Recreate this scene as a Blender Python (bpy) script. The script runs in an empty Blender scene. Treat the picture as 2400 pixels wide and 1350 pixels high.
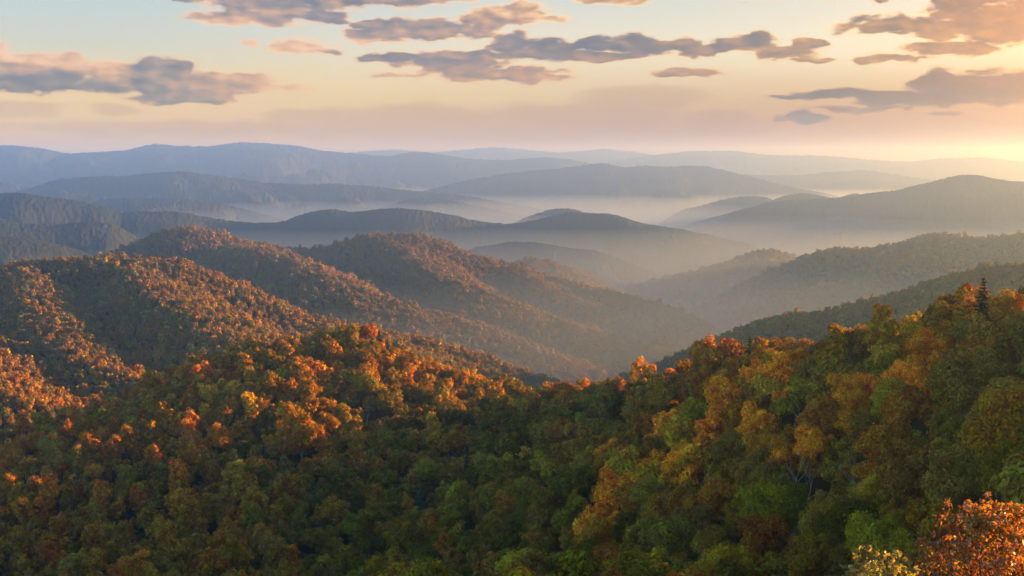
import bpy, math, random
import numpy as np
from mathutils import Vector, Matrix

S = bpy.context.scene
COL = S.collection
R = math.radians

# ------------------------------------------------------------------ camera
FPX = 2897.0                      # focal length in photo pixels (2400 wide)
PITCH = math.atan(300.0 / FPX)    # the eye level lies 300 px above the middle
cam = bpy.data.cameras.new("Camera")
cam.sensor_width = 36.0
cam.lens = 36.0 * FPX / 2400.0
cam.clip_start = 0.5
cam.clip_end = 80000.0
camo = bpy.data.objects.new("Camera", cam)
camo.location = (0, 0, 0)
camo.rotation_euler = (math.pi / 2 - PITCH, 0, 0)
COL.objects.link(camo)
S.camera = camo

# ------------------------------------------------------------------ render look
S.view_settings.view_transform = 'Standard'
S.view_settings.look = 'None'
S.view_settings.exposure = 3.2
S.view_settings.gamma = 1.0
S.render.engine = 'CYCLES'
cy = S.cycles
cy.max_bounces = 5
cy.diffuse_bounces = 2
cy.glossy_bounces = 1
cy.transmission_bounces = 3
cy.volume_bounces = 0
cy.transparent_max_bounces = 8
cy.use_denoising = True
cy.caustics_reflective = False
cy.caustics_refractive = False

SUN_AZ = R(70.0)                  # right of the view direction
SUN_EL = R(6.8)

# ------------------------------------------------------------------ sun
sl = bpy.data.lights.new("sun", 'SUN')
sl.energy = 3.3
sl.angle = R(0.5)
sl.color = (1.0, 0.70, 0.25)
so = bpy.data.objects.new("sun", sl)
sd = Vector((math.sin(SUN_AZ) * math.cos(SUN_EL), math.cos(SUN_AZ) * math.cos(SUN_EL), math.sin(SUN_EL)))
so.rotation_euler = sd.to_track_quat('Z', 'Y').to_euler()
COL.objects.link(so)

# ------------------------------------------------------------------ world
W = bpy.data.worlds.new("World")
S.world = W
W.use_nodes = True


class NT:
    """small helper for node trees"""
    def __init__(s, tree):
        s.t = tree
        s.n = tree.nodes
        s.l = tree.links

    def new(s, typ, **kw):
        n = s.n.new(typ)
        for k, v in kw.items():
            setattr(n, k, v)
        return n

    def put(s, sock, v):
        if isinstance(v, bpy.types.NodeSocket):
            s.l.new(v, sock)
        elif v is not None:
            if hasattr(sock.default_value, '__len__') and hasattr(v, '__len__') and len(sock.default_value) == 4 and len(v) == 3:
                v = (*v, 1.0)
            sock.default_value = v

    def m(s, op, a, b=None, c=None, clamp=False):
        n = s.new('ShaderNodeMath', operation=op, use_clamp=clamp)
        for i, v in enumerate((a, b, c)):
            if v is not None:
                s.put(n.inputs[i], v)
        return n.outputs[0]

    def mix(s, f, a, b, blend='MIX'):
        n = s.new('ShaderNodeMix', data_type='RGBA', blend_type=blend)
        s.put(n.inputs[0], f)
        s.put(n.inputs[6], a)
        s.put(n.inputs[7], b)
        return n.outputs[2]

    def ss(s, v, a, b, lo=0.0, hi=1.0):
        n = s.new('ShaderNodeMapRange', interpolation_type='SMOOTHSTEP')
        s.put(n.inputs[0], v)
        s.put(n.inputs[1], a)
        s.put(n.inputs[2], b)
        s.put(n.inputs[3], lo)
        s.put(n.inputs[4], hi)
        return n.outputs[0]

    def ramp(s, f, stops):
        n = s.new('ShaderNodeValToRGB')
        e = n.color_ramp.elements
        while len(e) < len(stops):
            e.new(0.5)
        for el, (p, c) in zip(e, stops):
            el.position = p
            el.color = (*c, 1.0)
        s.put(n.inputs[0], f)
        return n.outputs[0]

    def noise(s, vec, scale, detail=4.0, rough=0.55, dist=0.0):
        n = s.new('ShaderNodeTexNoise')
        if vec is not None:
            s.put(n.inputs['Vector'], vec)
        n.inputs['Scale'].default_value = scale
        n.inputs['Detail'].default_value = detail
        n.inputs['Roughness'].default_value = rough
        n.inputs['Distortion'].default_value = dist
        return n

    def xyz(s, x, y, z):
        n = s.new('ShaderNodeCombineXYZ')
        for i, v in enumerate((x, y, z)):
            s.put(n.inputs[i], v)
        return n.outputs[0]


def lin(r, g, b):
    def f(c):
        c /= 255.0
        return c / 12.92 if c <= 0.04045 else ((c + 0.055) / 1.055) ** 2.4
    return (f(r), f(g), f(b))


def build_world():
    T = NT(W.node_tree)
    T.n.clear()
    out = T.new('ShaderNodeOutputWorld')
    tc = T.new('ShaderNodeTexCoord')
    sep = T.new('ShaderNodeSeparateXYZ')
    T.l.new(tc.outputs['Generated'], sep.inputs[0])
    X, Y, Z = sep.outputs
    az = T.m('MULTIPLY', T.m('ARCTAN2', X, Y), 57.29578)          # degrees right of north
    hyp = T.m('SQRT', T.m('ADD', T.m('MULTIPLY', X, X), T.m('MULTIPLY', Y, Y)))
    el = T.m('MULTIPLY', T.m('ARCTAN2', Z, hyp), 57.29578)        # degrees above the horizon

    sky = T.new('ShaderNodeTexSky')
    sky.sky_type = 'NISHITA'
    sky.sun_disc = False
    sky.sun_elevation = SUN_EL
    sky.sun_rotation = SUN_AZ
    sky.altitude = 1500
    sky.air_density = 1.3
    sky.dust_density = 0.5
    sky.ozone_density = 5.2
    bgA = T.new('ShaderNodeBackground')
    T.l.new(sky.outputs[0], bgA.inputs[0])
    bgA.inputs[1].default_value = 0.15

    # ---- the low band of evening sky with its clouds (az -35..35, el 0..14 degrees)
    e01 = T.m('DIVIDE', el, 12.0, clamp=True)
    left = T.ramp(e01, [(0.00, lin(226, 178, 160)), (0.06, lin(234, 192, 166)), (0.14, lin(242, 206, 168)),
                        (0.28, lin(241, 216, 175)), (0.42, lin(212, 212, 190)), (0.62, lin(188, 208, 204)),
                        (0.75, lin(170, 202, 216)), (1.0, lin(130, 178, 225))])
    mid = T.ramp(e01, [(0.00, lin(248, 186, 150)), (0.05, lin(248, 194, 156)), (0.12, lin(250, 210, 160)),
                       (0.24, lin(251, 226, 174)), (0.38, lin(244, 227, 190)), (0.58, lin(214, 216, 200)),
                       (0.75, lin(180, 204, 214)), (1.0, lin(140, 182, 222))])
    right = T.ramp(e01, [(0.00, lin(253, 176, 112)), (0.06, lin(254, 186, 116)), (0.14, lin(255, 202, 122)),
                         (0.26, lin(255, 224, 156)), (0.36, lin(255, 243, 206)), (0.52, lin(240, 230, 202)),
                         (1.0, lin(190, 198, 196))])
    c = T.mix(T.ss(az, -20, 2), left, mid)
    c = T.mix(T.ss(az, 2, 24), c, right)
    # glow round the sun, hidden behind the cloud bank at the right
    gx = T.m('DIVIDE', T.m('SUBTRACT', az, 25.0), 7.0)
    gy = T.m('DIVIDE', T.m('SUBTRACT', el, 4.0), 2.4)
    gd = T.m('ADD', T.m('MULTIPLY', gx, gx), T.m('MULTIPLY', gy, gy))
    glow = T.m('EXPONENT', T.m('MULTIPLY', gd, -1.0))
    c = T.mix(T.m('MULTIPLY', glow, 0.55), c, (1.05, 0.88, 0.50))

    # ---- clouds : (px, py, half width, up, down, weight, tone 0 slate .. 1 sunlit) in the sky's own degrees
    K = 57.29578 / FPX
    main = [
        (440, 14, 38, 14, 14, .85, .15), (560, 4, 110, 24, 27, 1, .12), (650, 22, 150, 28, 32, 1, .35), (600, 56, 150, 16, 18, .95, .5), (560, 68, 70, 8, 10, .8, .95),
        (740, 50, 85, 14, 16, 1, .3), (795, 60, 42, 8, 8, .85, .1), (800, 8, 200, 30, 26, 1, .25), (960, 8, 130, 30, 22, 1, .5), (1050, 2, 80, 20, 16, .85, .9),
        (865, 90, 55, 14, 16, .95, .5), (880, 66, 42, 12, 12, .95, .2), (960, 74, 110, 24, 28, 1, .4), (1050, 80, 110, 18, 20, 1, .4), (1130, 60, 62, 20, 22, .95, .5),
        (1200, 42, 98, 28, 28, 1, .72), (1285, 54, 52, 12, 12, .85, .85), (880, 100, 60, 6, 8, .75, .95),
        (1430, 4, 112, 22, 20, 1, .7), (1850, 0, 135, 12, 20, .95, .75), (2055, 6, 28, 12, 18, .95, .2),
        (715, 121, 72, 21, 17, 1, .85), (772, 130, 38, 7, 8, .85, .4), (600, 114, 26, 8, 8, .75, .9),
        (925, 143, 80, 13, 13, 1, .1), (1060, 150, 145, 21, 27, 1, .35), (1200, 110, 62, 27, 32, 1, .3), (1290, 134, 330, 11, 13, .95, .35), (1280, 120, 62, 27, 32, 1.05, .1), (1385, 112, 64, 21, 17, 1, .0),
        (1480, 110, 72, 23, 21, 1, .2), (1400, 136, 165, 14, 13, 1, .35), (1540, 122, 60, 16, 18, 1, .3), (1600, 120, 52, 23, 26, 1, .4), (1700, 118, 58, 19, 17, 1, .3), (1650, 126, 50, 16, 14, 1, .4),
        (1755, 108, 62, 21, 24, 1, .35), (1830, 130, 74, 15, 24, 1, .5), (1880, 115, 42, 15, 15, .95, .55), (1900, 152, 52, 6, 8, .85, .6),
        (1150, 174, 190, 15, 22, 1, .55), (1240, 186, 130, 8, 13, .85, .72), (940, 182, 88, 7, 6, .8, .8), (1620, 178, 88, 13, 10, .9, .65),
        (2090, 78, 135, 22, 19, 1, .35), (2020, 76, 62, 8, 8, .85, .5), (2220, 40, 62, 31, 32, 1, .25), (2310, 16, 74, 24, 28, 1, .15), (2200, 90, 84, 22, 26, .95, .6),
        (2330, 85, 130, 50, 50, .95, .35), (2230, 130, 118, 15, 20, 1, .5), (2080, 152, 115, 10, 10, .85, .6), (2460, 70, 130, 62, 62, 1.1, .35),
        (1870, 232, 74, 6, 6, .85, .2), (1960, 232, 115, 17, 14, 1, .05), (2060, 233, 125, 15, 21, 1, .1), (2200, 215, 74, 34, 32, 1.05, .1), (2330, 218, 155, 34, 38, 1.15, .25),
        (2150, 241, 175, 17, 19, 1, .2), (2450, 215, 125, 38, 46, 1.1, .25), (2030, 261, 125, 8, 8, .8, .5), (2200, 267, 54, 5, 5, .7, .4), (1872, 276, 56, 17, 23, 1, .25),
        (60, 206, 280, 30, 25, 1.1, .05), (8, 142, 42, 23, 24, .95, .9), (70, 166, 115, 22, 28, 1, .9), (182, 166, 48, 22, 24, 1, .75), (262, 186, 58, 27, 26, 1, .85),
        (350, 186, 52, 30, 60, 1.05, .15), (410, 172, 74, 25, 32, 1.05, .3), (470, 214, 118, 42, 34, 1.1, .5), (430, 235, 118, 21, 17, 1, .25), (592, 205, 76, 24, 20, .95, .75),
        (560, 195, 54, 17, 17, .95, .6), (665, 212, 64, 12, 12, .7, .9), (-130, 185, 150, 40, 40, 1, .4),
    ]
    faint = [
        (1505, 235, 150, 30, 24, 1.3, .3), (1690, 284, 84, 22, 20, 1.4, .3), (1560, 305, 260, 16, 20, .9, .3), (880, 285, 190, 36, 26, 1, .3), (1000, 272, 120, 28, 30, 1, .3), (1090, 278, 90, 20, 20, 1.1, .3),
        (1350, 270, 260, 24, 30, 1, .3), (730, 272, 110, 16, 20, .9, .3), (40, 264, 100, 18, 18, 1.2, .3), (280, 264, 54, 11, 11, .9, .3), (600, 300, 560, 14, 24, .8, .3),
        (1250, 310, 520, 16, 26, .9, .3), (2360, 300, 160, 14, 14, .6, .3),
    ]
    cw = T.xyz(az, T.m('MULTIPLY', el, 2.4), 0.0)
    n1 = T.noise(cw, 0.60, 3.0, 0.5)
    sep1 = T.new('ShaderNodeSeparateColor')
    T.l.new(n1.outputs['Color'], sep1.inputs[0])
    u = T.m('MULTIPLY_ADD', T.m('SUBTRACT', sep1.outputs[0], 0.5), 1.7, az)
    v = T.m('MULTIPLY_ADD', T.m('SUBTRACT', sep1.outputs[1], 0.5), 0.70, el)
    n2 = T.noise(cw, 1.0, 5.0, 0.52)
    n3 = T.noise(T.xyz(T.m('ADD', az, 0.30), T.m('MULTIPLY_ADD', el, 2.4, 0.50), 0.0), 1.0, 4.0, 0.5)
    nn = T.m('SUBTRACT', n2.outputs[0], 0.5)
    n4 = T.noise(T.xyz(T.m('MULTIPLY', az, 0.55), T.m('MULTIPLY', el, 3.2), 4.0), 2.2, 5.0, 0.6)
    emb = T.m('SUBTRACT', n2.outputs[0], n3.outputs[0])

    def field(clouds, tone=True):
        dens = top = bot = None
        for (px, py, hw, hu, hd, w, tn) in clouds:
            u0 = math.degrees(math.atan2(px - 1200, FPX))
            v0 = (375 - py) * K
            a, b1, b2 = hw * K * 1.12, hu * K * 1.15, hd * K * 1.15
            dx = T.m('MULTIPLY_ADD', u, 1 / a, -u0 / a)
            dv = T.m('SUBTRACT', v, v0)
            dy = T.m('MAXIMUM', T.m('MULTIPLY', dv, 1 / b1), T.m('MULTIPLY', dv, -1 / b2))
            k = T.m('MULTIPLY_ADD', T.m('MULTIPLY_ADD', dx, dx, T.m('MULTIPLY', dy, dy)), -w, w)
            dens = k if dens is None else T.m('SMOOTH_MAX', dens, k, 0.15)
            if tone:
                kp = T.m('MAXIMUM', T.m('ADD', k, 0.12), 0.0)
                top = T.m('MULTIPLY', kp, tn) if top is None else T.m('MULTIPLY_ADD', kp, tn, top)
                bot = T.m('ADD', kp, 1e-4) if bot is None else T.m('ADD', bot, kp)
        return dens, (T.m('DIVIDE', top, bot) if tone else None)

    d0, tone = field(main)
    d1, _ = field(faint, False)
    d = T.m('MULTIPLY_ADD', nn, 2.0, d0)
    a = T.ss(T.m('MULTIPLY_ADD', T.m('SUBTRACT', n4.outputs[0], 0.5), 0.9, d), -0.16, 0.58)                                                        # cover
    a1 = T.m('MULTIPLY', T.ss(T.m('MULTIPLY_ADD', nn, 1.3, d1), -0.10, 0.60), 0.48)   # faint far banks
    edge = T.ss(d, 0.60, 0.10)
    lit = T.m('MULTIPLY_ADD', edge, 0.66, T.m('MULTIPLY_ADD', emb, 1.0, T.m('MULTIPLY_ADD', nn, -0.35, T.m('MULTIPLY_ADD', tone, 0.80, 0.06))), clamp=True)
    cl_left = T.ramp(lit, [(0.0, lin(112, 108, 110)), (0.28, lin(146, 134, 124)), (0.58, lin(210, 166, 126)), (0.85, lin(246, 196, 150)), (1.0, lin(250, 208, 164))])
    cl_right = T.ramp(lit, [(0.0, lin(88, 86, 84)), (0.30, lin(118, 100, 80)), (0.60, lin(184, 134, 76)), (0.85, lin(252, 202, 118)), (1.0, lin(255, 226, 158))])
    cc = T.mix(T.ss(az, -16, 18), cl_left, cl_right)
    c = T.mix(a1, c, T.mix(T.ss(az, -22, 22), lin(200, 166, 146), lin(212, 166, 120)))
    c = T.mix(T.m('MULTIPLY', a, 0.95), c, cc)
    # warm sky glow added away from the sun, out of view, to warm the haze
    hx = T.m('DIVIDE', T.m('SUBTRACT', az, 46.0), 13.0)
    hy = T.m('DIVIDE', T.m('SUBTRACT', el, 6.8), 7.0)
    halo = T.m('EXPONENT', T.m('MULTIPLY', T.m('ADD', T.m('MULTIPLY', hx, hx), T.m('MULTIPLY', hy, hy)), -1.0))
    c = T.mix(halo, c, (13.0, 3.4, 0.12))
    gain = T.mix(T.ss(az, -22, 22), (1.0, 0.93, 0.22), (0.30, 0.12, 0.0))
    c = T.mix(T.ss(el, 6.0, 0.3), c, T.mix(1.0, c, gain, 'MULTIPLY'))
    bgB = T.new('ShaderNodeBackground')
    T.put(bgB.inputs[0], c)
    bgB.inputs[1].default_value = 0.1095

    top = T.ss(az, 8.0, 34.0, 16.0, 46.0)
    f = T.m('MULTIPLY', T.ss(el, top, T.m('MULTIPLY', top, 0.6)), T.m('MULTIPLY', T.ss(az, -46.0, -34.0), T.ss(az, 110.0, 80.0)))
    f = T.m('MULTIPLY', f, T.ss(el, -6.0, -3.0))
    ms = T.new('ShaderNodeMixShader')
    T.put(ms.inputs[0], f)
    T.l.new(bgA.outputs[0], ms.inputs[1])
    T.l.new(bgB.outputs[0], ms.inputs[2])
    T.l.new(ms.outputs[0], out.inputs[0])
    W.cycles.sampling_method = 'MANUAL'
    W.cycles.sample_map_resolution = 1024


build_world()

# ------------------------------------------------------------------ geometry of the view
CP, SP = math.cos(PITCH), math.sin(PITCH)


def px_dir(px, py):
    """azimuth (rad, right of north) and tangent of elevation of a photo pixel"""
    cx = (np.asarray(px, float) - 1200) / FPX
    cyy = (675 - np.asarray(py, float)) / FPX
    y = CP + cyy * SP
    z = -SP + cyy * CP
    return np.arctan2(cx, y), z / np.hypot(cx, y)


def at(px, py, D):
    a, t = px_dir(px, py)
    return np.stack([D * np.sin(a), D * np.cos(a), D * t], -1)


def to_px(p):
    p = np.asarray(p, float)
    yc = p[..., 1] * CP - p[..., 2] * SP
    zc = p[..., 1] * SP + p[..., 2] * CP
    return 1200 + FPX * p[..., 0] / yc, 675 - FPX * zc / yc


# ------------------------------------------------------------------ noise
def _hash(i, j, s):
    h = (i * 374761393 + j * 668265263 + s * 1442695041) & 0xffffffff
    h = ((h ^ (h >> 13)) * 1274126177) & 0xffffffff
    return ((h ^ (h >> 16)) & 0xffff) / 65535.0


def vnoise(x, y, s=0):
    xi = np.floor(x).astype(np.int64)
    yi = np.floor(y).astype(np.int64)
    fx, fy = x - xi, y - yi
    fx = fx * fx * (3 - 2 * fx)
    fy = fy * fy * (3 - 2 * fy)
    a, b = _hash(xi, yi, s), _hash(xi + 1, yi, s)
    c, d = _hash(xi, yi + 1, s), _hash(xi + 1, yi + 1, s)
    return (a + (b - a) * fx) * (1 - fy) + (c + (d - c) * fx) * fy


def fbm(x, y, s=0, o=4):
    v, amp, tot = 0, 1, 0
    for k in range(o):
        v = v + amp * vnoise(x * 2 ** k + 17.3 * k, y * 2 ** k - 9.1 * k, s + k)
        tot += amp
        amp *= 0.5
    return v / tot


# ------------------------------------------------------------------ object helpers
def mesh_obj(name, V, F, mats, parent=None, mat_idx=None, link=True, smooth=False):
    me = bpy.data.meshes.new(name)
    V = np.asarray(V, np.float32)
    F = np.asarray(F, np.int32)
    k = F.shape[1]
    me.vertices.add(len(V))
    me.vertices.foreach_set('co', V.ravel())
    me.loops.add(F.size)
    me.loops.foreach_set('vertex_index', F.ravel())
    me.polygons.add(len(F))
    me.polygons.foreach_set('loop_start', np.arange(0, F.size, k, dtype=np.int32))
    me.polygons.foreach_set('loop_total', np.full(len(F), k, np.int32))
    for m_ in (mats if isinstance(mats, (list, tuple)) else [mats]):
        me.materials.append(m_)
    if mat_idx is not None:
        me.polygons.foreach_set('material_index', np.asarray(mat_idx, np.int32))
    if smooth:
        me.polygons.foreach_set('use_smooth', np.ones(len(F), bool))
    me.update(calc_edges=True)
    me.validate()
    o = bpy.data.objects.new(name, me)
    if link:
        COL.objects.link(o)
    if parent:
        o.parent = parent
    return o


def grid_faces(n, m):
    i = np.arange(n * m).reshape(n, m)
    return np.stack([i[:-1, :-1], i[1:, :-1], i[1:, 1:], i[:-1, 1:]], -1).reshape(-1, 4)


def tag(o, label=None, cat=None, group=None, kind=None):
    if label:
        o['label'] = label
    if cat:
        o['category'] = cat
    if group:
        o['group'] = group
    if kind:
        o['kind'] = kind
    return o


# ------------------------------------------------------------------ materials
def new_mat(name):
    m_ = bpy.data.materials.new(name)
    m_.use_nodes = True
    T = NT(m_.node_tree)
    T.n.clear()
    out = T.new('ShaderNodeOutputMaterial')
    return m_, T, out


def mat_forest_ground(name, cols, scale, bump):
    """a far wooded slope: patches of autumn colour and a canopy-sized bump"""
    m_, T, out = new_mat(name)
    tc = T.new('ShaderNodeTexCoord')
    n1 = T.noise(tc.outputs['Object'], 1.0 / (scale * 14), 5, 0.6)
    n2 = T.noise(tc.outputs['Object'], 1.0 / scale, 3, 0.6)
    f = T.m('MULTIPLY_ADD', T.m('SUBTRACT', n2.outputs[0], 0.5), 0.9, n1.outputs[0])
    c = T.ramp(f, [(0.28, cols[0]), (0.45, cols[1]), (0.58, cols[2]), (0.72, cols[3])])
    v = T.noise(tc.outputs['Object'], 0.8 / scale, 4, 0.62)
    bp = T.new('ShaderNodeBump')
    bp.inputs['Strength'].default_value = 0.6
    bp.inputs['Distance'].default_value = bump
    T.l.new(v.outputs[0], bp.inputs['Height'])
    bs = T.new('ShaderNodeBsdfDiffuse')
    T.put(bs.inputs[0], c)
    T.l.new(bp.outputs[0], bs.inputs['Normal'])
    T.l.new(bs.outputs[0], out.inputs[0])
    return m_


def mat_leaves(name, hue=0.35, trans=0.26, gloss=0.0):
    """leaves: the tree's own colour comes from its tree_col attribute"""
    m_, T, out = new_mat(name)
    at_ = T.new('ShaderNodeAttribute', attribute_type='INSTANCER', attribute_name='tree_col')
    geo = T.new('ShaderNodeNewGeometry')
    hsv = T.new('ShaderNodeHueSaturation')
    T.l.new(at_.outputs['Color'], hsv.inputs['Color'])
    rnd = geo.outputs['Random Per Island']
    tc = T.new('ShaderNodeTexCoord')
    drift = T.noise(tc.outputs['Object'], 0.38, 2, 0.6).outputs[0]
    T.put(hsv.inputs['Value'], T.m('MULTIPLY', T.m('MULTIPLY_ADD', rnd, 0.8, 0.95), T.m('MULTIPLY_ADD', drift, 1.1, 0.45)))
    r2 = T.m('FRACT', T.m('MULTIPLY', rnd, 37.7))
    T.put(hsv.inputs['Hue'], T.m('ADD', T.m('MULTIPLY_ADD', r2, 0.045, 0.4775), T.m('MULTIPLY_ADD', drift, 0.08, -0.043)))
    d = T.new('ShaderNodeBsdfDiffuse')
    T.l.new(hsv.outputs[0], d.inputs[0])
    t = T.new('ShaderNodeBsdfTranslucent')
    T.put(t.inputs[0], T.mix(0.5, hsv.outputs[0], T.mix(1.0, hsv.outputs[0], (1.25, 1.05, 0.55), 'MULTIPLY')))
    mx = T.new('ShaderNodeMixShader')
    mx.inputs[0].default_value = trans
    T.l.new(d.outputs[0], mx.inputs[1])
    T.l.new(t.outputs[0], mx.inputs[2])
    last = mx
    if gloss:
        g = T.new('ShaderNodeBsdfGlossy')
        g.inputs['Roughness'].default_value = 0.38
        m2 = T.new('ShaderNodeMixShader')
        m2.inputs[0].default_value = gloss
        T.l.new(mx.outputs[0], m2.inputs[1])
        T.l.new(g.outputs[0], m2.inputs[2])
        last = m2
    T.l.new(last.outputs[0], out.inputs[0])
    return m_


def mat_bark(name, c1, c2):
    m_, T, out = new_mat(name)
    tc = T.new('ShaderNodeTexCoord')
    mp = T.new('ShaderNodeMapping')
    mp.inputs['Scale'].default_value = (6, 6, 1.2)
    T.l.new(tc.outputs['Object'], mp.inputs[0])
    n = T.noise(mp.outputs[0], 1.5, 4, 0.6)
    b = T.new('ShaderNodeBsdfDiffuse')
    T.put(b.inputs[0], T.mix(n.outputs[0], c1, c2))
    T.l.new(b.outputs[0], out.inputs[0])
    return m_


M_LEAF = mat_leaves('foliage')
M_LEAF_NEAR = mat_leaves('near_foliage', trans=0.5, gloss=0.025)
M_BARK = mat_bark('bark', (0.060, 0.038, 0.022), (0.11, 0.074, 0.045))
M_DEAD = mat_bark('bleached_wood', (0.28, 0.17, 0.085), (0.42, 0.27, 0.145))
GREENBROWN = [(0.012, 0.019, 0.010), (0.022, 0.022, 0.011), (0.030, 0.024, 0.011), (0.024, 0.029, 0.012)]
M_FLOOR = mat_forest_ground('forest_floor', [(0.030, 0.016, 0.006), (0.042, 0.022, 0.007), (0.034, 0.022, 0.006), (0.055, 0.028, 0.008)], 3.0, 0.4)
M_HILL = mat_forest_ground('wooded_hill', GREENBROWN, 11.0, 5.0)

# ------------------------------------------------------------------ hills
ZLOW = -560.0


class Hill:
    """a hill whose surface falls away on both sides of its crest lines"""
    def __init__(s, lines, slope=0.42, rnd=60.0, gully=0.34, wl=520.0, off=0.0, seed=1, dmax=700.0):
        s.slope, s.rnd, s.gully, s.wl, s.seed, s.dmax = slope, rnd, gully, wl, seed, dmax
        s.L = []
        for ln in lines:
            ln = np.array(ln, float)
            k = np.concatenate([[0], np.cumsum(np.hypot(np.diff(ln[:, 0]), np.diff(ln[:, 1])))])
            n = max(8, int(k[-1] / 10))
            q = np.linspace(0, k[-1], n)
            P = np.stack([np.interp(q, k, ln[:, i]) for i in range(3)], -1)
            for _ in range(2):
                P[1:-1] = 0.25 * P[:-2] + 0.5 * P[1:-1] + 0.25 * P[2:]
            c = at(P[:, 0], P[:, 1], P[:, 2])
            c[:, 2] -= off
            s.L.append(c)

    def height(s, x, y):
        sh = x.shape
        x = x.ravel()
        y = y.ravel()
        best = np.full(x.shape, -1e9)
        for c in s.L:
            bd = np.full(x.shape, 1e18)
            bz = np.zeros(x.shape)
            step = 1 if len(c) < 60 else 2
            cc = c[::step] if (len(c) - 1) % step == 0 else np.vstack([c[::step], c[-1:]])
            for a, b in zip(cc[:-1], cc[1:]):
                ex, ey = b[0] - a[0], b[1] - a[1]
                t = np.clip(((x - a[0]) * ex + (y - a[1]) * ey) / (ex * ex + ey * ey), 0, 1)
                d = (x - a[0] - t * ex) ** 2 + (y - a[1] - t * ey) ** 2
                w = d < bd
                bd[w] = d[w]
                bz[w] = (a[2] + t * (b[2] - a[2]))[w]
            d = np.sqrt(bd)
            n = fbm(x / s.wl, y / s.wl, s.seed, 4)
            g = s.gully * np.minimum(d, s.dmax) * (np.abs(n - 0.5) * 4 - 0.45)
            g = np.minimum(g, 0.45 * s.slope * d)
            z = bz - s.slope * (np.sqrt(d * d + s.rnd ** 2) - s.rnd) + g * 0.9
            best = np.maximum(best, z)
        return best.reshape(sh)


def far_hill(line, label, front=1500.0, back=1200.0, n_front=80, az_n=1500, tree=5.0, **kw):
    """a distant ridge: mesh rows follow the crest, so its outline is exact"""
    h = Hill([line], **kw)
    ln = np.array(line, float)
    a0, t0 = px_dir(ln[:, 0], ln[:, 1])
    azs = np.linspace(a0.min(), a0.max(), az_n)
    # resampled crest distance along azimuth
    c = h.L[0]
    ca = np.arctan2(c[:, 0], c[:, 1])
    o = np.argsort(ca)
    Dc = np.interp(azs, ca[o], np.hypot(c[:, 0], c[:, 1])[o])
    zc = np.interp(azs, ca[o], c[:, 2][o])
    f = np.linspace(0, 1, n_front) ** 1.6
    offs = np.concatenate([-(f[::-1]) * front, f[1:n_front // 2] / f[n_front // 2 - 1] * back])
    Dg = Dc[:, None] + offs[None, :]
    X = Dg * np.sin(azs)[:, None]
    Y = Dg * np.cos(azs)[:, None]
    Z = h.height(X, Y)
    j = n_front - 1
    zc2 = zc + 0.0
    w = np.exp(-(offs / 40.0) ** 2)
    Z = Z * (1 - w) + (zc2[:, None] + np.minimum(Z - Z[:, j:j + 1], 0)) * w
    cell = max(9.0, Dc.mean() * 0.0019)
    Z += max(3.0, 0.0010 * Dc.mean()) * (fbm(X / cell, Y / cell, kw.get('seed', 1) + 50, 2) - 0.5) * 2
    Z = np.maximum(Z, ZLOW - 20)
    o_ = mesh_obj('hill', np.stack([X, Y, Z], -1).reshape(-1, 3), grid_faces(*X.shape), M_HILL, smooth=True)
    tag(o_, label, None, None, 'structure')
    return o_


def D(line, d):
    return [(p[0], p[1], d if len(p) == 2 else p[2]) for p in line]


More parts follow.
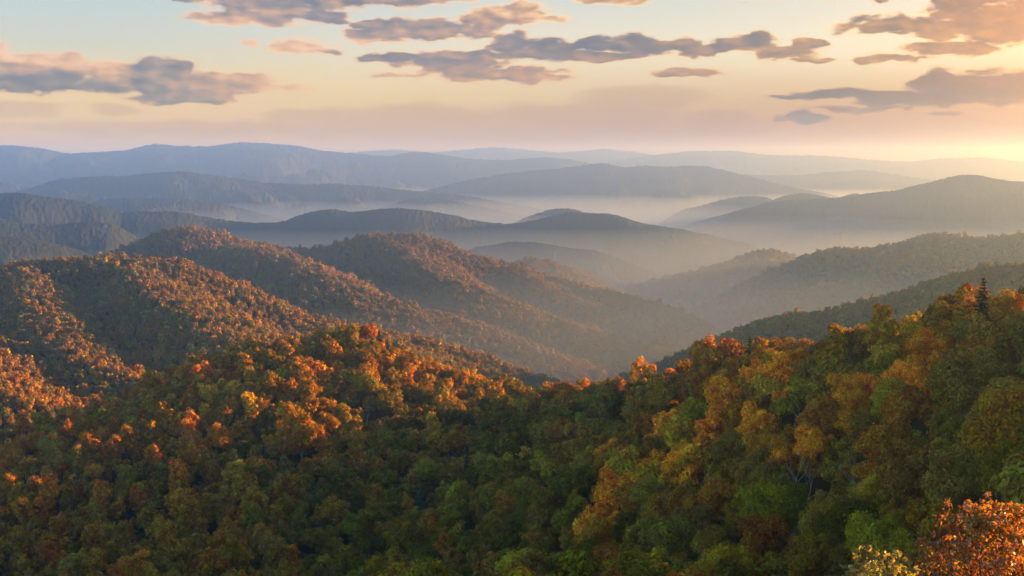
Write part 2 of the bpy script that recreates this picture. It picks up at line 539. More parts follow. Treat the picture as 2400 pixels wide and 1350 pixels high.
FAR = [
    # pale ranges on the horizon
    (D([(300, 395), (600, 385), (780, 366), (830, 357), (870, 355), (925, 351), (980, 356), (1030, 357), (1080, 352), (1150, 346),
        (1220, 351), (1300, 358), (1350, 356), (1420, 350), (1480, 356), (1530, 364), (1580, 372), (1700, 382), (1900, 390)], 16500),
     'faintest pale range on the middle of the horizon', dict(slope=0.3, rnd=150)),
    (D([(1330, 392), (1450, 376), (1530, 364), (1590, 358), (1640, 354), (1710, 354), (1780, 362), (1850, 366), (1910, 366), (1960, 369),
        (2060, 377), (2120, 380), (2150, 377), (2220, 371), (2300, 370), (2370, 379), (2420, 383), (2600, 376), (2800, 385)], 14500),
     'long pink range under the orange sky at the right', dict(slope=0.3, rnd=150)),
    (D([(-500, 352), (-200, 350), (-60, 342), (50, 344), (100, 350), (160, 361), (240, 356), (300, 354), (340, 342), (370, 337),
        (410, 343), (500, 343), (530, 338), (570, 334), (620, 336), (700, 343), (760, 355), (830, 360), (915, 368), (960, 356), (990, 357),
        (1050, 367), (1100, 373), (1180, 376), (1260, 369), (1330, 374), (1380, 384), (1500, 410), (1700, 450)], 11500),
     'long lilac mountain, the highest crest on the left horizon', dict(slope=0.33, rnd=120)),
    (D([(1560, 440), (1650, 422), (1720, 410), (1800, 413), (1880, 411), (1940, 404), (2030, 399), (2090, 408), (2150, 418), (2250, 432), (2500, 440), (2800, 450)], 11000),
     'pale mauve low ridge beyond the right hand summit', dict(slope=0.3, rnd=120)),
    (D([(900, 470), (1040, 436), (1100, 422), (1180, 408), (1260, 399), (1330, 393), (1370, 388), (1415, 381), (1445, 390), (1470, 394), (1510, 388), (1560, 393),
        (1610, 389), (1660, 390), (1700, 400), (1760, 415), (1830, 433), (1920, 452), (2050, 480)], 8800),
     'blue grey mountain with three bumps in the middle distance', dict(slope=0.34, rnd=90)),
    (D([(-500, 425), (-200, 420), (0, 428), (30, 432), (70, 440), (160, 460), (300, 490)], 8200),
     'small pale blue shoulder at the left edge', dict(slope=0.34, rnd=90)),
    (D([(-100, 470), (40, 448), (90, 436), (130, 421), (220, 413), (300, 413), (360, 405), (420, 402), (480, 408), (560, 420), (640, 431),
        (700, 432), (790, 431), (900, 440), (1000, 450), (1100, 460), (1200, 478), (1350, 505), (1500, 530)], 7300),
     'broad pale blue ridge below the lilac mountain', dict(slope=0.34, rnd=90)),
    (D([(820, 510), (900, 485), (950, 469), (1000, 463), (1060, 470), (1130, 486), (1200, 500), (1300, 520)], 6700),
     'faint blue hump above the notch of the blue hills', dict(slope=0.34, rnd=80)),
    (D([(140, 500), (190, 484), (240, 469), (290, 465), (340, 466), (420, 466), (500, 475), (560, 488), (620, 503), (680, 520), (800, 550)], 6000),
     'soft blue ridge behind the dark left shoulder', dict(slope=0.34, rnd=80)),
    (D([(1440, 560), (1540, 528), (1600, 492), (1640, 485), (1700, 467), (1760, 460), (1790, 460), (1815, 470), (1900, 500)], 6600),
     'blue grey ridge left of the right hand summit', dict(slope=0.36, rnd=70)),
    (D([(1780, 480), (1850, 456), (1890, 453), (1925, 459), (1960, 467), (2010, 450), (2060, 480)], 6300),
     'small rounded knob behind the right hand ridge', dict(slope=0.36, rnd=70)),
    (D([(1480, 570), (1600, 530), (1700, 502), (1780, 480), (1850, 470), (1900, 466), (1960, 466), (2040, 452), (2100, 447), (2150, 434), (2200, 422),
        (2250, 411), (2290, 411), (2330, 420), (2370, 427), (2420, 428), (2500, 425), (2700, 400), (2900, 390)], 5400),
     'mauve summit rising to the right above the tan hills', dict(slope=0.38, rnd=70)),
    (D([(1080, 560), (1180, 534), (1240, 507), (1280, 494), (1315, 487), (1350, 492), (1400, 510), (1500, 545)], 5200),
     'pale peak peeping over the blue hump', dict(slope=0.38, rnd=60)),
    (D([(-500, 470), (-150, 460), (0, 456), (50, 453), (110, 464), (160, 468), (230, 482), (280, 500), (330, 497), (380, 495), (430, 498),
        (480, 508), (540, 518), (600, 523), (660, 521), (700, 505), (740, 495), (780, 489), (830, 498), (920, 488), (980, 492), (1050, 502),
        (1130, 520), (1200, 526), (1260, 515), (1330, 498), (1380, 500), (1440, 504), (1490, 522), (1520, 529), (1600, 540), (1680, 555),
        (1740, 568), (1790, 585), (1900, 640)], 4200),
     'long slate blue ridge of humps across the middle', dict(slope=0.40, rnd=60)),
    (D([(-400, 500), (0, 512), (60, 524), (130, 527), (200, 519), (260, 523), (300, 543), (360, 580), (420, 620)], 3500),
     'dark blue spur behind the left mountain', dict(slope=0.42, rnd=50)),
    (D([(-400, 540), (0, 553), (80, 563), (150, 575), (220, 600), (300, 640)], 3000),
     'darkest blue spur at the left edge', dict(slope=0.42, rnd=50)),
    (D([(1000, 620), (1110, 582), (1180, 569), (1230, 567), (1270, 570), (1340, 582), (1400, 588), (1480, 618), (1560, 652), (1650, 700)], 3500),
     'blue grey hump at the head of the valley', dict(slope=0.42, rnd=50)),
]
seed = 3
for ln, lab, kw in FAR:
    seed += 7
    far_hill(ln, lab, seed=seed, tree=3.2, **kw)


# ------------------------------------------------------------------ nearer wooded hills (carry trees)
OFF = 13.0
H_TAN = Hill([D([(1380, 740, 3300), (1500, 672), (1560, 655), (1650, 635), (1720, 612), (1790, 590), (1840, 595), (1875, 610), (1960, 650), (2050, 690)], 3300),
              D([(1560, 760, 2900), (1650, 720, 2900), (1750, 665, 2900), (1850, 622, 2900), (1900, 602, 2900), (1950, 590, 2900), (2050, 588, 2900),
                 (2130, 570, 2900), (2165, 556, 2900), (2200, 551, 2900), (2260, 562, 2900), (2320, 562, 2900), (2400, 553, 2900), (2500, 545, 2900), (2900, 520, 2900)], 2900)],
             slope=0.42, rnd=45, gully=0.2, wl=350, off=10, seed=101)
H_NEARTAN = Hill([[(1400, 905, 1500), (1540, 850, 1500), (1620, 815, 1480), (1700, 780, 1460), (1780, 748, 1450), (1850, 735, 1450), (1950, 725, 1450), (2050, 700, 1450),
                   (2130, 675, 1450), (2200, 650, 1450), (2280, 630, 1450), (2400, 617, 1450), (2600, 600, 1450), (2900, 560, 1450)]],
                 slope=0.45, rnd=30, gully=0.2, wl=220, off=OFF, seed=121)
H_MID = Hill([[(120, 640, 2500), (270, 592, 2500), (330, 565, 2500), (380, 545, 2500), (430, 534, 2500), (480, 537, 2500), (530, 552, 2500), (600, 571, 2500), (680, 583, 2550),
               (760, 585, 2600), (800, 576, 2600), (850, 556, 2600), (900, 549, 2600), (980, 548, 2600), (1040, 565, 2600), (1100, 592, 2600),
               (1180, 617, 2600), (1260, 642, 2580), (1380, 670, 2540), (1500, 702, 2500), (1580, 732, 2450), (1660, 780, 2400)],
              [(600, 571, 2500), (560, 578, 2350), (600, 582, 2250), (680, 605, 2150), (770, 645, 2050), (860, 685, 2000), (960, 715, 1980), (1060, 740, 1980), (1160, 775, 1960), (1280, 830, 1920)],
              [(900, 549, 2600), (960, 590, 2450), (1020, 640, 2300), (1150, 690, 2200), (1300, 745, 2150), (1450, 800, 2100)],
              [(1180, 617, 2600), (1280, 670, 2450), (1400, 725, 2350), (1520, 775, 2300)]],
             slope=0.44, rnd=40, gully=0.2, wl=300, off=OFF, seed=141)
H_BACK = Hill([D([(1080, 660), (1180, 625), (1250, 609), (1310, 622), (1400, 660), (1480, 700)], 2950)], slope=0.42, rnd=40, gully=.2, wl=300, off=OFF, seed=151)
H_LEFT = Hill([[(-400, 660, 1500), (-150, 640, 1500), (0, 624, 1500), (60, 613, 1500), (120, 605, 1500), (200, 600, 1500), (260, 597, 1500), (330, 603, 1480), (420, 613, 1460), (500, 641, 1450),
                (560, 665, 1440), (620, 690, 1430), (700, 730, 1420), (760, 745, 1420), (850, 765, 1420), (920, 776, 1420), (1000, 792, 1420), (1080, 818, 1420),
                (1180, 853, 1400), (1260, 882, 1380), (1340, 915, 1350)],
               [(300, 603, 1490), (345, 650, 1370), (400, 695, 1280), (470, 740, 1210), (540, 785, 1160), (600, 830, 1120)],
               [(60, 613, 1500), (90, 690, 1330), (130, 770, 1200), (210, 840, 1110), (320, 880, 1060), (420, 895, 1030)],
               [(850, 765, 1420), (930, 815, 1300), (1000, 850, 1220), (1080, 890, 1170)],
               [(-250, 650, 1500), (-150, 760, 1200), (-80, 850, 1050), (20, 930, 950)]],
              slope=0.46, rnd=22, gully=0.14, wl=160, off=OFF, seed=161, dmax=300)

# the near hillside: canopy heights read at (px, py, distance), then hidden ground behind the crests
NEAR_PTS = [
    (-300, 1350, 520), (0, 1350, 470), (400, 1350, 430), (800, 1350, 390), (1200, 1350, 320), (1600, 1350, 225), (2000, 1350, 160), (2400, 1350, 108), (2700, 1350, 80),
    (0, 1200, 520), (400, 1200, 500), (800, 1200, 470), (1200, 1200, 390), (1600, 1200, 285), (2000, 1200, 200), (2400, 1200, 130), (2700, 1200, 100),
    (0, 1080, 590), (400, 1060, 560), (800, 1050, 550), (1200, 1050, 480), (1600, 1050, 355), (2000, 1050, 245), (2400, 1050, 160), (2700, 1000, 130),
    (300, 960, 640), (500, 920, 640), (800, 900, 650), (1000, 930, 640), (1200, 960, 610), (1400, 950, 560), (1600, 920, 450), (2000, 900, 310), (2400, 880, 210), (2700, 800, 180),
    # crests
    (-300, 1050, 640), (0, 1010, 660), (150, 965, 680), (300, 912, 700), (400, 872, 715), (480, 842, 725), (560, 808, 735), (650, 793, 740), (750, 781, 740), (830, 776, 740), (900, 788, 740),
    (980, 818, 735), (1040, 852, 730), (1100, 872, 725), (1180, 893, 720), (1250, 908, 715), (1300, 915, 700), (1350, 908, 680), (1440, 884, 640), (1500, 869, 610),
    (1560, 855, 580), (1620, 845, 560), (1700, 830, 530), (1760, 817, 510), (1820, 806, 490), (1880, 780, 470), (1950, 764, 450), (2050, 752, 420), (2130, 730, 395),
    (2200, 712, 375), (2260, 700, 355), (2320, 685, 340), (2400, 668, 325), (2600, 610, 300), (2900, 520, 290), (3400, 330, 280),
]
HID = [  # (px, distance, ground z)
    (-300, 800, -230), (0, 800, -220), (200, 820, -215), (400, 860, -220), (600, 900, -225), (800, 920, -225), (1000, 920, -225), (1200, 900, -235), (1350, 860, -230), (1500, 760, -200),
    (1700, 660, -160), (1900, 590, -140), (2100, 520, -115), (2300, 470, -100), (2600, 420, -80), (2900, 400, -60), (3400, 380, 0),
    (-300, 1100, -300), (400, 1150, -310), (1000, 1150, -320), (1500, 1050, -310), (2000, 900, -270), (2500, 750, -230), (3000, 700, -190),
    (-300, 5, -3), (600, 5, -3), (1200, 5, -3), (1800, 5, -3), (2700, 5, -3), (0, 20, -12), (1200, 20, -12), (2400, 20, -11), (3000, 20, -11), (4100, 20, -12), (4100, 60, -30), (4100, 150, -40), (4100, 300, -25), (6000, 20, -12), (6000, 60, -32), (6000, 200, -50),
    (0, 60, -36), (800, 60, -36), (1600, 60, -36), (2400, 55, -30), (3000, 60, -28), (0, 150, -80), (800, 150, -76), (1400, 150, -66), (3000, 150, -22), (0, 300, -138), (600, 280, -124), (1000, 250, -105),
]


def near_setup():
    P = np.array(NEAR_PTS, float)
    a, t = px_dir(P[:, 0], P[:, 1])
    z = t * P[:, 2] - 16.5 - 2.0 * np.clip((P[:, 0] - 1500) / 500, 0, 1)
    Hh = np.array(HID, float)
    a2 = np.arctan2(Hh[:, 0] - 1200, FPX)
    A = np.concatenate([a, a2])
    Dd = np.concatenate([P[:, 2], Hh[:, 1]])
    zz = np.concatenate([z, Hh[:, 2]])
    return A, Dd, zz


NA, ND, NZ = near_setup()


def _q(A, Dd):
    return np.stack([A * 4.0, np.log(Dd) * 1.0], -1)


_C = _q(NA, ND)
_EPS = 0.05


def _phi(r2):
    return np.sqrt(r2 + _EPS ** 2)


_r2 = ((_C[:, None] - _C[None]) ** 2).sum(-1)
_n = len(_C)
_M = np.zeros((_n + 3, _n + 3))
_M[:_n, :_n] = _phi(_r2) + np.eye(_n) * -0.02
_M[:_n, _n] = 1
_M[:_n, _n + 1:] = _C
_M[_n, :_n] = 1
_M[_n + 1:, :_n] = _C.T
_W = np.linalg.solve(_M, np.concatenate([NZ / ND, [0, 0, 0]]))


def near_h(x, y):
    sh = x.shape
    x = x.ravel()
    y = y.ravel()
    d = np.maximum(np.hypot(x, y), 3.0)
    a = np.arctan2(x, y)
    q = _q(a, d)
    t = np.zeros(len(x))
    for i in range(0, len(x), 40000):
        r2 = ((q[i:i + 40000, None] - _C[None]) ** 2).sum(-1)
        t[i:i + 40000] = _phi(r2) @ _W[:_n] + _W[_n] + q[i:i + 40000] @ _W[_n + 1:]
    z = t * d
    amp = np.clip((d - 40) / 200, 0, 1) * 5.0
    z = z + amp * (fbm(x / 60, y / 60, 7, 3) - 0.5) * 2
    return z.reshape(sh)


def grid_hill(name, fn, a0, a1, d0, d1, na, nd, label, mat, logd=False):
    a = np.linspace(R(a0), R(a1), na)
    d = np.geomspace(d0, d1, nd) if logd else np.linspace(d0, d1, nd)
    X = d[None] * np.sin(a)[:, None]
    Y = d[None] * np.cos(a)[:, None]
    Z = np.maximum(fn(X, Y), ZLOW - 20)
    o = mesh_obj(name, np.stack([X, Y, Z], -1).reshape(-1, 3), grid_faces(na, nd), mat, smooth=True)
    tag(o, label, None, None, 'structure')
    return o


grid_hill('hillside', near_h, -34, 50, 2.0, 1050, 260, 240, 'near hillside with a wooded knoll and a saddle', M_FLOOR, True)
grid_hill('hill', H_LEFT.height, -32, 8, 800, 2300, 360, 260, 'left mountain of rust and gold woods', M_FLOOR)
grid_hill('hill', H_MID.height, -27, 14, 1650, 3300, 380, 240, 'brown green middle hills with two round knobs', M_FLOOR)
grid_hill('hill', H_NEARTAN.height, 1, 34, 1000, 2000, 300, 160, 'hazy tan ridge just behind the right crest', M_FLOOR)
grid_hill('hill', H_TAN.height, 1, 34, 2100, 3900, 320, 200, 'hazy tan hills below the mauve summit', M_HILL)
grid_hill('hill', H_BACK.height, -5, 8, 2500, 3400, 120, 90, 'low hazy hump behind the brown middle hill', M_HILL)

# the valley floor reaches past the last range
th = np.linspace(0, 2 * math.pi, 97)[:-1]
gr = np.array([0.0, 300, 1500, 5000, 12000, 18000])
GV = [(0, 0, ZLOW)]
for r_ in gr[1:]:
    GV += [(r_ * math.sin(t_), r_ * math.cos(t_), ZLOW) for t_ in th]
GF = []
for k in range(len(gr) - 2):
    for i in range(96):
        a_, b_ = 1 + k * 96 + i, 1 + k * 96 + (i + 1) % 96
        GF.append((a_, b_, b_ + 96, a_ + 96))
for i in range(0, 96, 2):
    GF.append((0, 1 + i, 1 + (i + 1) % 96, 1 + (i + 2) % 96))
tag(mesh_obj('ground', GV, GF, M_HILL), 'wooded valley floor between the ranges', None, None, 'structure')

# ------------------------------------------------------------------ haze
HZ0, HZ1, HR = ZLOW - 22, 185.0, 18500.0


def haze_box(name, z0, z1, r_, dens, col, g, label):
    V = [(x, y, z) for z in (z0, z1) for x, y in ((-r_, -r_), (r_, -r_), (r_, r_), (-r_, r_))]
    F = [(0, 3, 2, 1), (4, 5, 6, 7), (0, 1, 5, 4), (1, 2, 6, 5), (2, 3, 7, 6), (3, 0, 4, 7)]
    m_, T, out = new_mat(name)
    pv = T.new('ShaderNodeVolumePrincipled')
    pv.inputs['Color'].default_value = (*col, 1)
    pv.inputs['Absorption Color'].default_value = (1, 1, 1, 1)
    pv.inputs['Density'].default_value = dens
    pv.inputs['Anisotropy'].default_value = g
    T.l.new(pv.outputs[0], out.inputs['Volume'])
    tag(mesh_obj(name, V, F, m_), label, None, None, 'stuff')


HAZE_G = 0.82
haze_box('haze', HZ0, HZ1, HR, 1.75e-4, (0.38, 0.49, 0.75), 0.86, 'blue and golden evening haze over the hills')
haze_box('valley_mist', HZ0 + 8, -225.0, HR - 300, 8.0e-4, (0.52, 0.50, 0.46), 0.80, 'pale golden mist pooled low in the valleys')
# ------------------------------------------------------------------ tree parts
rng = np.random.default_rng(11)


def unit(v):
    return v / np.maximum(np.linalg.norm(v, axis=-1, keepdims=True), 1e-9)


def leaf_quads(P, N, half, g, asp=0.75):
    """one small four sided leaf clump per point"""
    n = len(P)
    r_ = unit(g.normal(size=(n, 3)))
    t = unit(np.cross(N, r_))
    b = np.cross(N, t)
    h = half[:, None]
    k = g.uniform(0.55, 1.0, (n, 1)) * asp
    V = np.stack([P + t * h, P + b * h * k + N * h * 0.18, P - t * h, P - b * h * k + N * h * 0.18], 1).reshape(-1, 3)
    return V, np.arange(n * 4).reshape(n, 4)


def crown_geo(seed, nleaf, half, form):
    """a broadleaf crown: leaf clumps on many overlapping boughs, metres, base at the ground"""
    g = np.random.default_rng(seed)
    if form == 'round':
        c, rad, nl, lr = (0, 0, 10.6), (3.5, 3.3, 3.5), 30, (0.8, 1.75)
    elif form == 'tall':
        c, rad, nl, lr = (0, 0, 10.5), (2.5, 2.3, 5.2), 30, (0.7, 1.6)
    elif form == 'wide':
        c, rad, nl, lr = (0, 0, 10.3), (4.6, 4.1, 2.3), 32, (0.8, 1.7)
    else:
        c, rad, nl, lr = (0, 0, 10.0), (3.7, 3.2, 4.0), 24, (0.7, 1.8)
    L = []
    lean = g.normal(size=2) * 0.12
    for i in range(nl):
        d = unit(g.normal(size=3))
        d[2] = d[2] * 0.85 + 0.15
        u = g.uniform(0.5, 1.0) if i % 4 else g.uniform(0.95, 1.22)
        p = np.array(c) + d * np.array(rad) * u
        p[:2] += lean * (p[2] - 8)
        L.append((p, g.uniform(*lr) * (1.25 - 0.4 * u)))
    for i in range(3):
        L.append((np.array(c) + g.normal(size=3) * 0.25 * np.array(rad), min(rad) * 0.62))
    w = np.array([r_ ** 2 for _, r_ in L])
    P, N = [], []
    cnt = (w / w.sum() * nleaf * 1.6).astype(int)
    for (p, r_), n in zip(L, cnt):
        d = unit(g.normal(size=(n, 3)))
        q = p + d * r_ * np.where(g.random((n, 1)) < 0.12, g.uniform(1.0, 1.5, (n, 1)), g.uniform(0.7, 1.1, (n, 1))) * (1, 1, 0.9)
        keep = np.ones(n, bool)
        for p2, r2 in L:
            if p2 is not p:
                keep &= np.linalg.norm(q - p2, axis=1) > r2 * 0.8
        keep &= (d[:, 2] > -0.55) | (g.random(n) < 0.35)
        P.append(q[keep])
        N.append(unit(d[keep] + (0, 0, 0.25) + g.normal(size=(keep.sum(), 3)) * 0.36))
    P, N = np.concatenate(P), np.concatenate(N)
    if len(P) > nleaf:
        k = g.permutation(len(P))[:nleaf]
        P, N = P[k], N[k]
    V, F = leaf_quads(P, N, half * g.uniform(0.6, 1.35, len(P)), g)
    return V, F, L


def tubes(segs, sides=6):
    """tapered limbs: list of (polyline points, radii)"""
    V, F = [], []
    for pts, rad in segs:
        pts = np.asarray(pts, float)
        n = len(pts)
        base = len(V)
        for i in range(n):
            t = pts[min(i + 1, n - 1)] - pts[max(i - 1, 0)]
            t = t / max(np.linalg.norm(t), 1e-9)
            a = np.cross(t, (0.31, 0.92, 0.24))
            a /= max(np.linalg.norm(a), 1e-9)
            b = np.cross(t, a)
            for k in range(sides):
                an = 2 * math.pi * k / sides
                V.append(pts[i] + (a * math.cos(an) + b * math.sin(an)) * rad[i])
        for i in range(n - 1):
            for k in range(sides):
                p, q = base + i * sides + k, base + i * sides + (k + 1) % sides
                F.append((p, q, q + sides, p + sides))
    return np.array(V), np.array(F)


def trunk_geo(seed, L, sides=6):
    g = np.random.default_rng(seed + 500)
    top = np.array((g.uniform(-.5, .5), g.uniform(-.5, .5), 10.5))
    pts = [np.array((0, 0, -2.0)), np.array((0, 0, 0.3)), np.array((g.uniform(-.2, .2), g.uniform(-.2, .2), 5.0)), top]
    segs = [(pts, [0.42, 0.34, 0.25, 0.10])]
    for i in g.permutation(len(L))[:7]:
        p = L[i][0]
        st = pts[2] * 0.6 + top * 0.4 if p[2] > 9 else pts[2]
        mid = (st + p) / 2 + (0, 0, -0.3)
        segs.append(([st, mid, p], [0.14, 0.10, 0.04]))
    return tubes(segs, sides)


def spruce_geo(seed, nb, h=16.0, r0=3.0, half=0.34, dens=9):
    """a spruce: whorls of drooping boughs, longest low down"""
    g = np.random.default_rng(seed)
    P, N, segs = [], [], []
    for k in range(nb):
        f = k / nb
        z = 1.2 + (h - 1.6) * f
        r_ = r0 * (1 - f) ** 0.85 * g.uniform(0.72, 1.12) + 0.12
        a0 = g.uniform(0, 6.28)
        m_ = 7 if f < 0.7 else 5
        for j in range(m_):
            a = a0 + 6.283 * j / m_ + g.uniform(-.25, .25)
            rr = r_ * g.uniform(0.55, 1.2)
            zj = z + g.uniform(-.5, .5) * min(1.0, (1 - f) * 2.5)
            dv = np.array((math.cos(a), math.sin(a), 0))
            n = max(3, int(dens * rr))
            s_ = g.uniform(0.12, 1.0, n)
            q = dv * (s_ * rr)[:, None] + np.array((0, 0, 1)) * (zj - 0.22 * rr * s_ + 0.16 * rr * s_ ** 2)[:, None]
            q += g.normal(size=(n, 3)) * (0.2, 0.2, 0.13) * (0.6 + 0.5 * rr / r0)
            P.append(q)
            N.append(unit(np.array((0, 0, 1.0)) + dv * 0.45 + g.normal(size=(n, 3)) * 0.4))
            if f < 0.9:
                segs.append(([np.array((0, 0, zj + .05)), dv * rr * .9 + (0, 0, zj - 0.07 * rr)], [0.05, 0.02]))
    P, N = np.concatenate(P), np.concatenate(N)
    V, F = leaf_quads(P, N, half * g.uniform(0.6, 1.3, len(P)), g, 0.55)
    segs.append(([(0, 0, -2), (0, 0, h * .5), (0, 0, h + .2)], [0.34, 0.2, 0.03]))
    TV, TF = tubes(segs, 5)
    return V, F, TV, TF


def bare_geo(seed, h=11.0, spread=0.55, depth=4, r0=0.20, trunk=0.35):
    """a leafless tree: trunk and forking limbs"""
    g = np.random.default_rng(seed)
    segs = []

    def grow(p, d, ln, r_, k):
        n = 4
        pts = [p]
        rad = [r_]
        for i in range(n):
            d = unit(d + g.normal(size=3) * 0.10 + np.array((0, 0, 0.10)))
            p = p + d * ln / n
            pts.append(p)
            rad.append(r_ * (1 - 0.42 * (i + 1) / n))
        segs.append((pts, rad))
        if k > 0:
            for i in range(g.integers(2, 4)):
                nd = unit(d + g.normal(size=3) * spread * (1, 1, 0.5) + np.array((0, 0, 0.40)))
                grow(p if i < 2 else pts[2], nd, ln * g.uniform(0.55, 0.85), rad[-1] * g.uniform(0.62, 0.85), k - 1)

    grow(np.array((0, 0, -1.5)), np.array((0.05, 0, 1.0)), 1.5 + h * trunk, r0, depth)
    return tubes(segs, 5)


# ------------------------------------------------------------------ where the trees stand
def ground_z(x, y):
    d = np.hypot(x, y)
    z = np.where(d < 1050, near_h(x, y), -1e9)
    for hl, lo, hi in ((H_LEFT, 800, 2300), (H_MID, 1650, 3300), (H_NEARTAN, 1000, 2000), (H_TAN, 2100, 3900), (H_BACK, 2500, 3400)):
        k = (d > lo) & (d < hi)
        if k.any():
            zz = np.full(x.shape, -1e9)
            zz[k] = hl.height(x[k], y[k])
            z = np.maximum(z, zz)
    return np.maximum(z, ZLOW)


# skyline seen from the lookout, to leave out trees that no step aside would show
HA = np.linspace(R(-27), R(27), 420)
HD = np.geomspace(60, 3900, 420)
gx, gy = np.sin(HA)[:, None] * HD[None], np.cos(HA)[:, None] * HD[None]
gz = ground_z(gx.ravel(), gy.ravel()).reshape(gx.shape)
HT = np.maximum.accumulate((gz + 9.0) / HD[None], axis=1)


def sky_tan(a, d):
    i = np.clip(np.searchsorted(HA, a), 0, len(HA) - 1)
    j = np.clip(np.searchsorted(HD, d) - 1, 0, len(HD) - 1)
    return HT[i, j]


def scatter(d0, d1, cell, a_lim=25.5):
    x1 = d1 * math.sin(R(a_lim))
    nx, ny = int(2 * x1 / cell), int((d1) / (cell * 0.87))
    i, j = np.meshgrid(np.arange(nx), np.arange(ny), indexing='ij')
    x = -x1 + (i + 0.5 * (j % 2)) * cell + rng.uniform(-.38, .38, i.shape) * cell
    y = j * cell * 0.87 + rng.uniform(-.38, .38, i.shape) * cell
    x, y = x.ravel(), y.ravel()
    d = np.hypot(x, y)
    k = (d >= d0) & (d < d1) & (np.abs(np.arctan2(x, y)) < R(a_lim))
    return x[k], y[k]


PAL = {  # leaf colours; bright orange stands for sunbeam light on the belts
    'olive': (0.125, 0.074, 0.010), 'green': (0.078, 0.062, 0.008), 'dark green': (0.045, 0.039, 0.007), 'bright green': (0.120, 0.100, 0.010),
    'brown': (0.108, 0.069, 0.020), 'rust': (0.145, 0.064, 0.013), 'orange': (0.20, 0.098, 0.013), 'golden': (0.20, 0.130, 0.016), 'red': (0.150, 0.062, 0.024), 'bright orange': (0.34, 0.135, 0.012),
}
PN = list(PAL)
PC = np.array([PAL[k] for k in PN]) * (1.66, 1.02, 0.30)
ANCH = [  # px, py, sigma, weights in the order of PAL : the woods change from rust at the left to green in the hollow and brown at the right
    (150, 1150, 230, (0.17, 0.01, 0.02, 0.01, 0.40, 0.67, 0.06, 0.03, 0.01)),
    (420, 1080, 130, (0.09, 0.00, 0.01, 0.01, 0.34, 0.95, 0.14, 0.04, 0.01)),
    (150, 1330, 200, (0.21, 0.01, 0.04, 0.01, 0.40, 0.46, 0.05, 0.03, 0.00)),
    (700, 1030, 140, (0.34, 0.10, 0.08, 0.03, 0.30, 0.10, 0.03, 0.02, 0.00)),
    (760, 830, 110, (0.39, 0.18, 0.06, 0.08, 0.12, 0.08, 0.03, 0.09, 0.00)),
    (1050, 890, 120, (0.25, 0.14, 0.05, 0.06, 0.12, 0.08, 0.08, 0.17, 0.01)),
    (950, 1010, 120, (0.30, 0.16, 0.08, 0.02, 0.34, 0.10, 0.02, 0.01, 0.00)),
    (1280, 960, 110, (0.23, 0.28, 0.16, 0.08, 0.14, 0.05, 0.03, 0.03, 0.01)),
    (1150, 1120, 150, (0.21, 0.32, 0.22, 0.07, 0.16, 0.03, 0.01, 0.01, 0.00)),
    (900, 1270, 170, (0.21, 0.32, 0.22, 0.06, 0.16, 0.05, 0.00, 0.01, 0.00)),
    (1200, 1330, 130, (0.16, 0.16, 0.12, 0.03, 0.26, 0.22, 0.02, 0.03, 0.00)),
    (1480, 920, 90, (0.13, 0.05, 0.08, 0.02, 0.42, 0.23, 0.06, 0.01, 0.02)),
    (1600, 1080, 160, (0.18, 0.04, 0.05, 0.02, 0.46, 0.31, 0.06, 0.03, 0.00)),
    (1800, 900, 130, (0.21, 0.02, 0.02, 0.02, 0.42, 0.35, 0.12, 0.02, 0.00)),
    (1600, 1260, 140, (0.16, 0.04, 0.06, 0.03, 0.48, 0.29, 0.02, 0.02, 0.00)),
    (1900, 1180, 170, (0.11, 0.05, 0.11, 0.02, 0.48, 0.14, 0.01, 0.02, 0.00)),
    (2150, 900, 130, (0.10, 0.06, 0.10, 0.04, 0.52, 0.16, 0.01, 0.01, 0.00)),
    (2100, 740, 90, (0.18, 0.04, 0.05, 0.05, 0.30, 0.23, 0.18, 0.04, 0.00)),
    (2330, 800, 120, (0.08, 0.04, 0.10, 0.02, 0.56, 0.27, 0.02, 0.00, 0.00)),
    (2250, 1080, 170, (0.14, 0.05, 0.11, 0.02, 0.46, 0.12, 0.01, 0.03, 0.00)),
    (1700, 830, 60, (0.16, 0.05, 0.06, 0.04, 0.34, 0.20, 0.12, 0.04, 0.02)),
]
AX = np.array([a[:3] for a in ANCH], float)
AW = np.array([a[3] + (0.0,) for a in ANCH])
BANDS = [((1370, 1245), (1520, 1130), 46), ((1520, 1130), (1740, 1005), 44), ((1850, 1085), (1990, 985), 36), ((1990, 985), (2170, 860), 38), ((1560, 1000), (1830, 890), 34)]  # sunbeam streaks put into the tree colour: start, end, half width


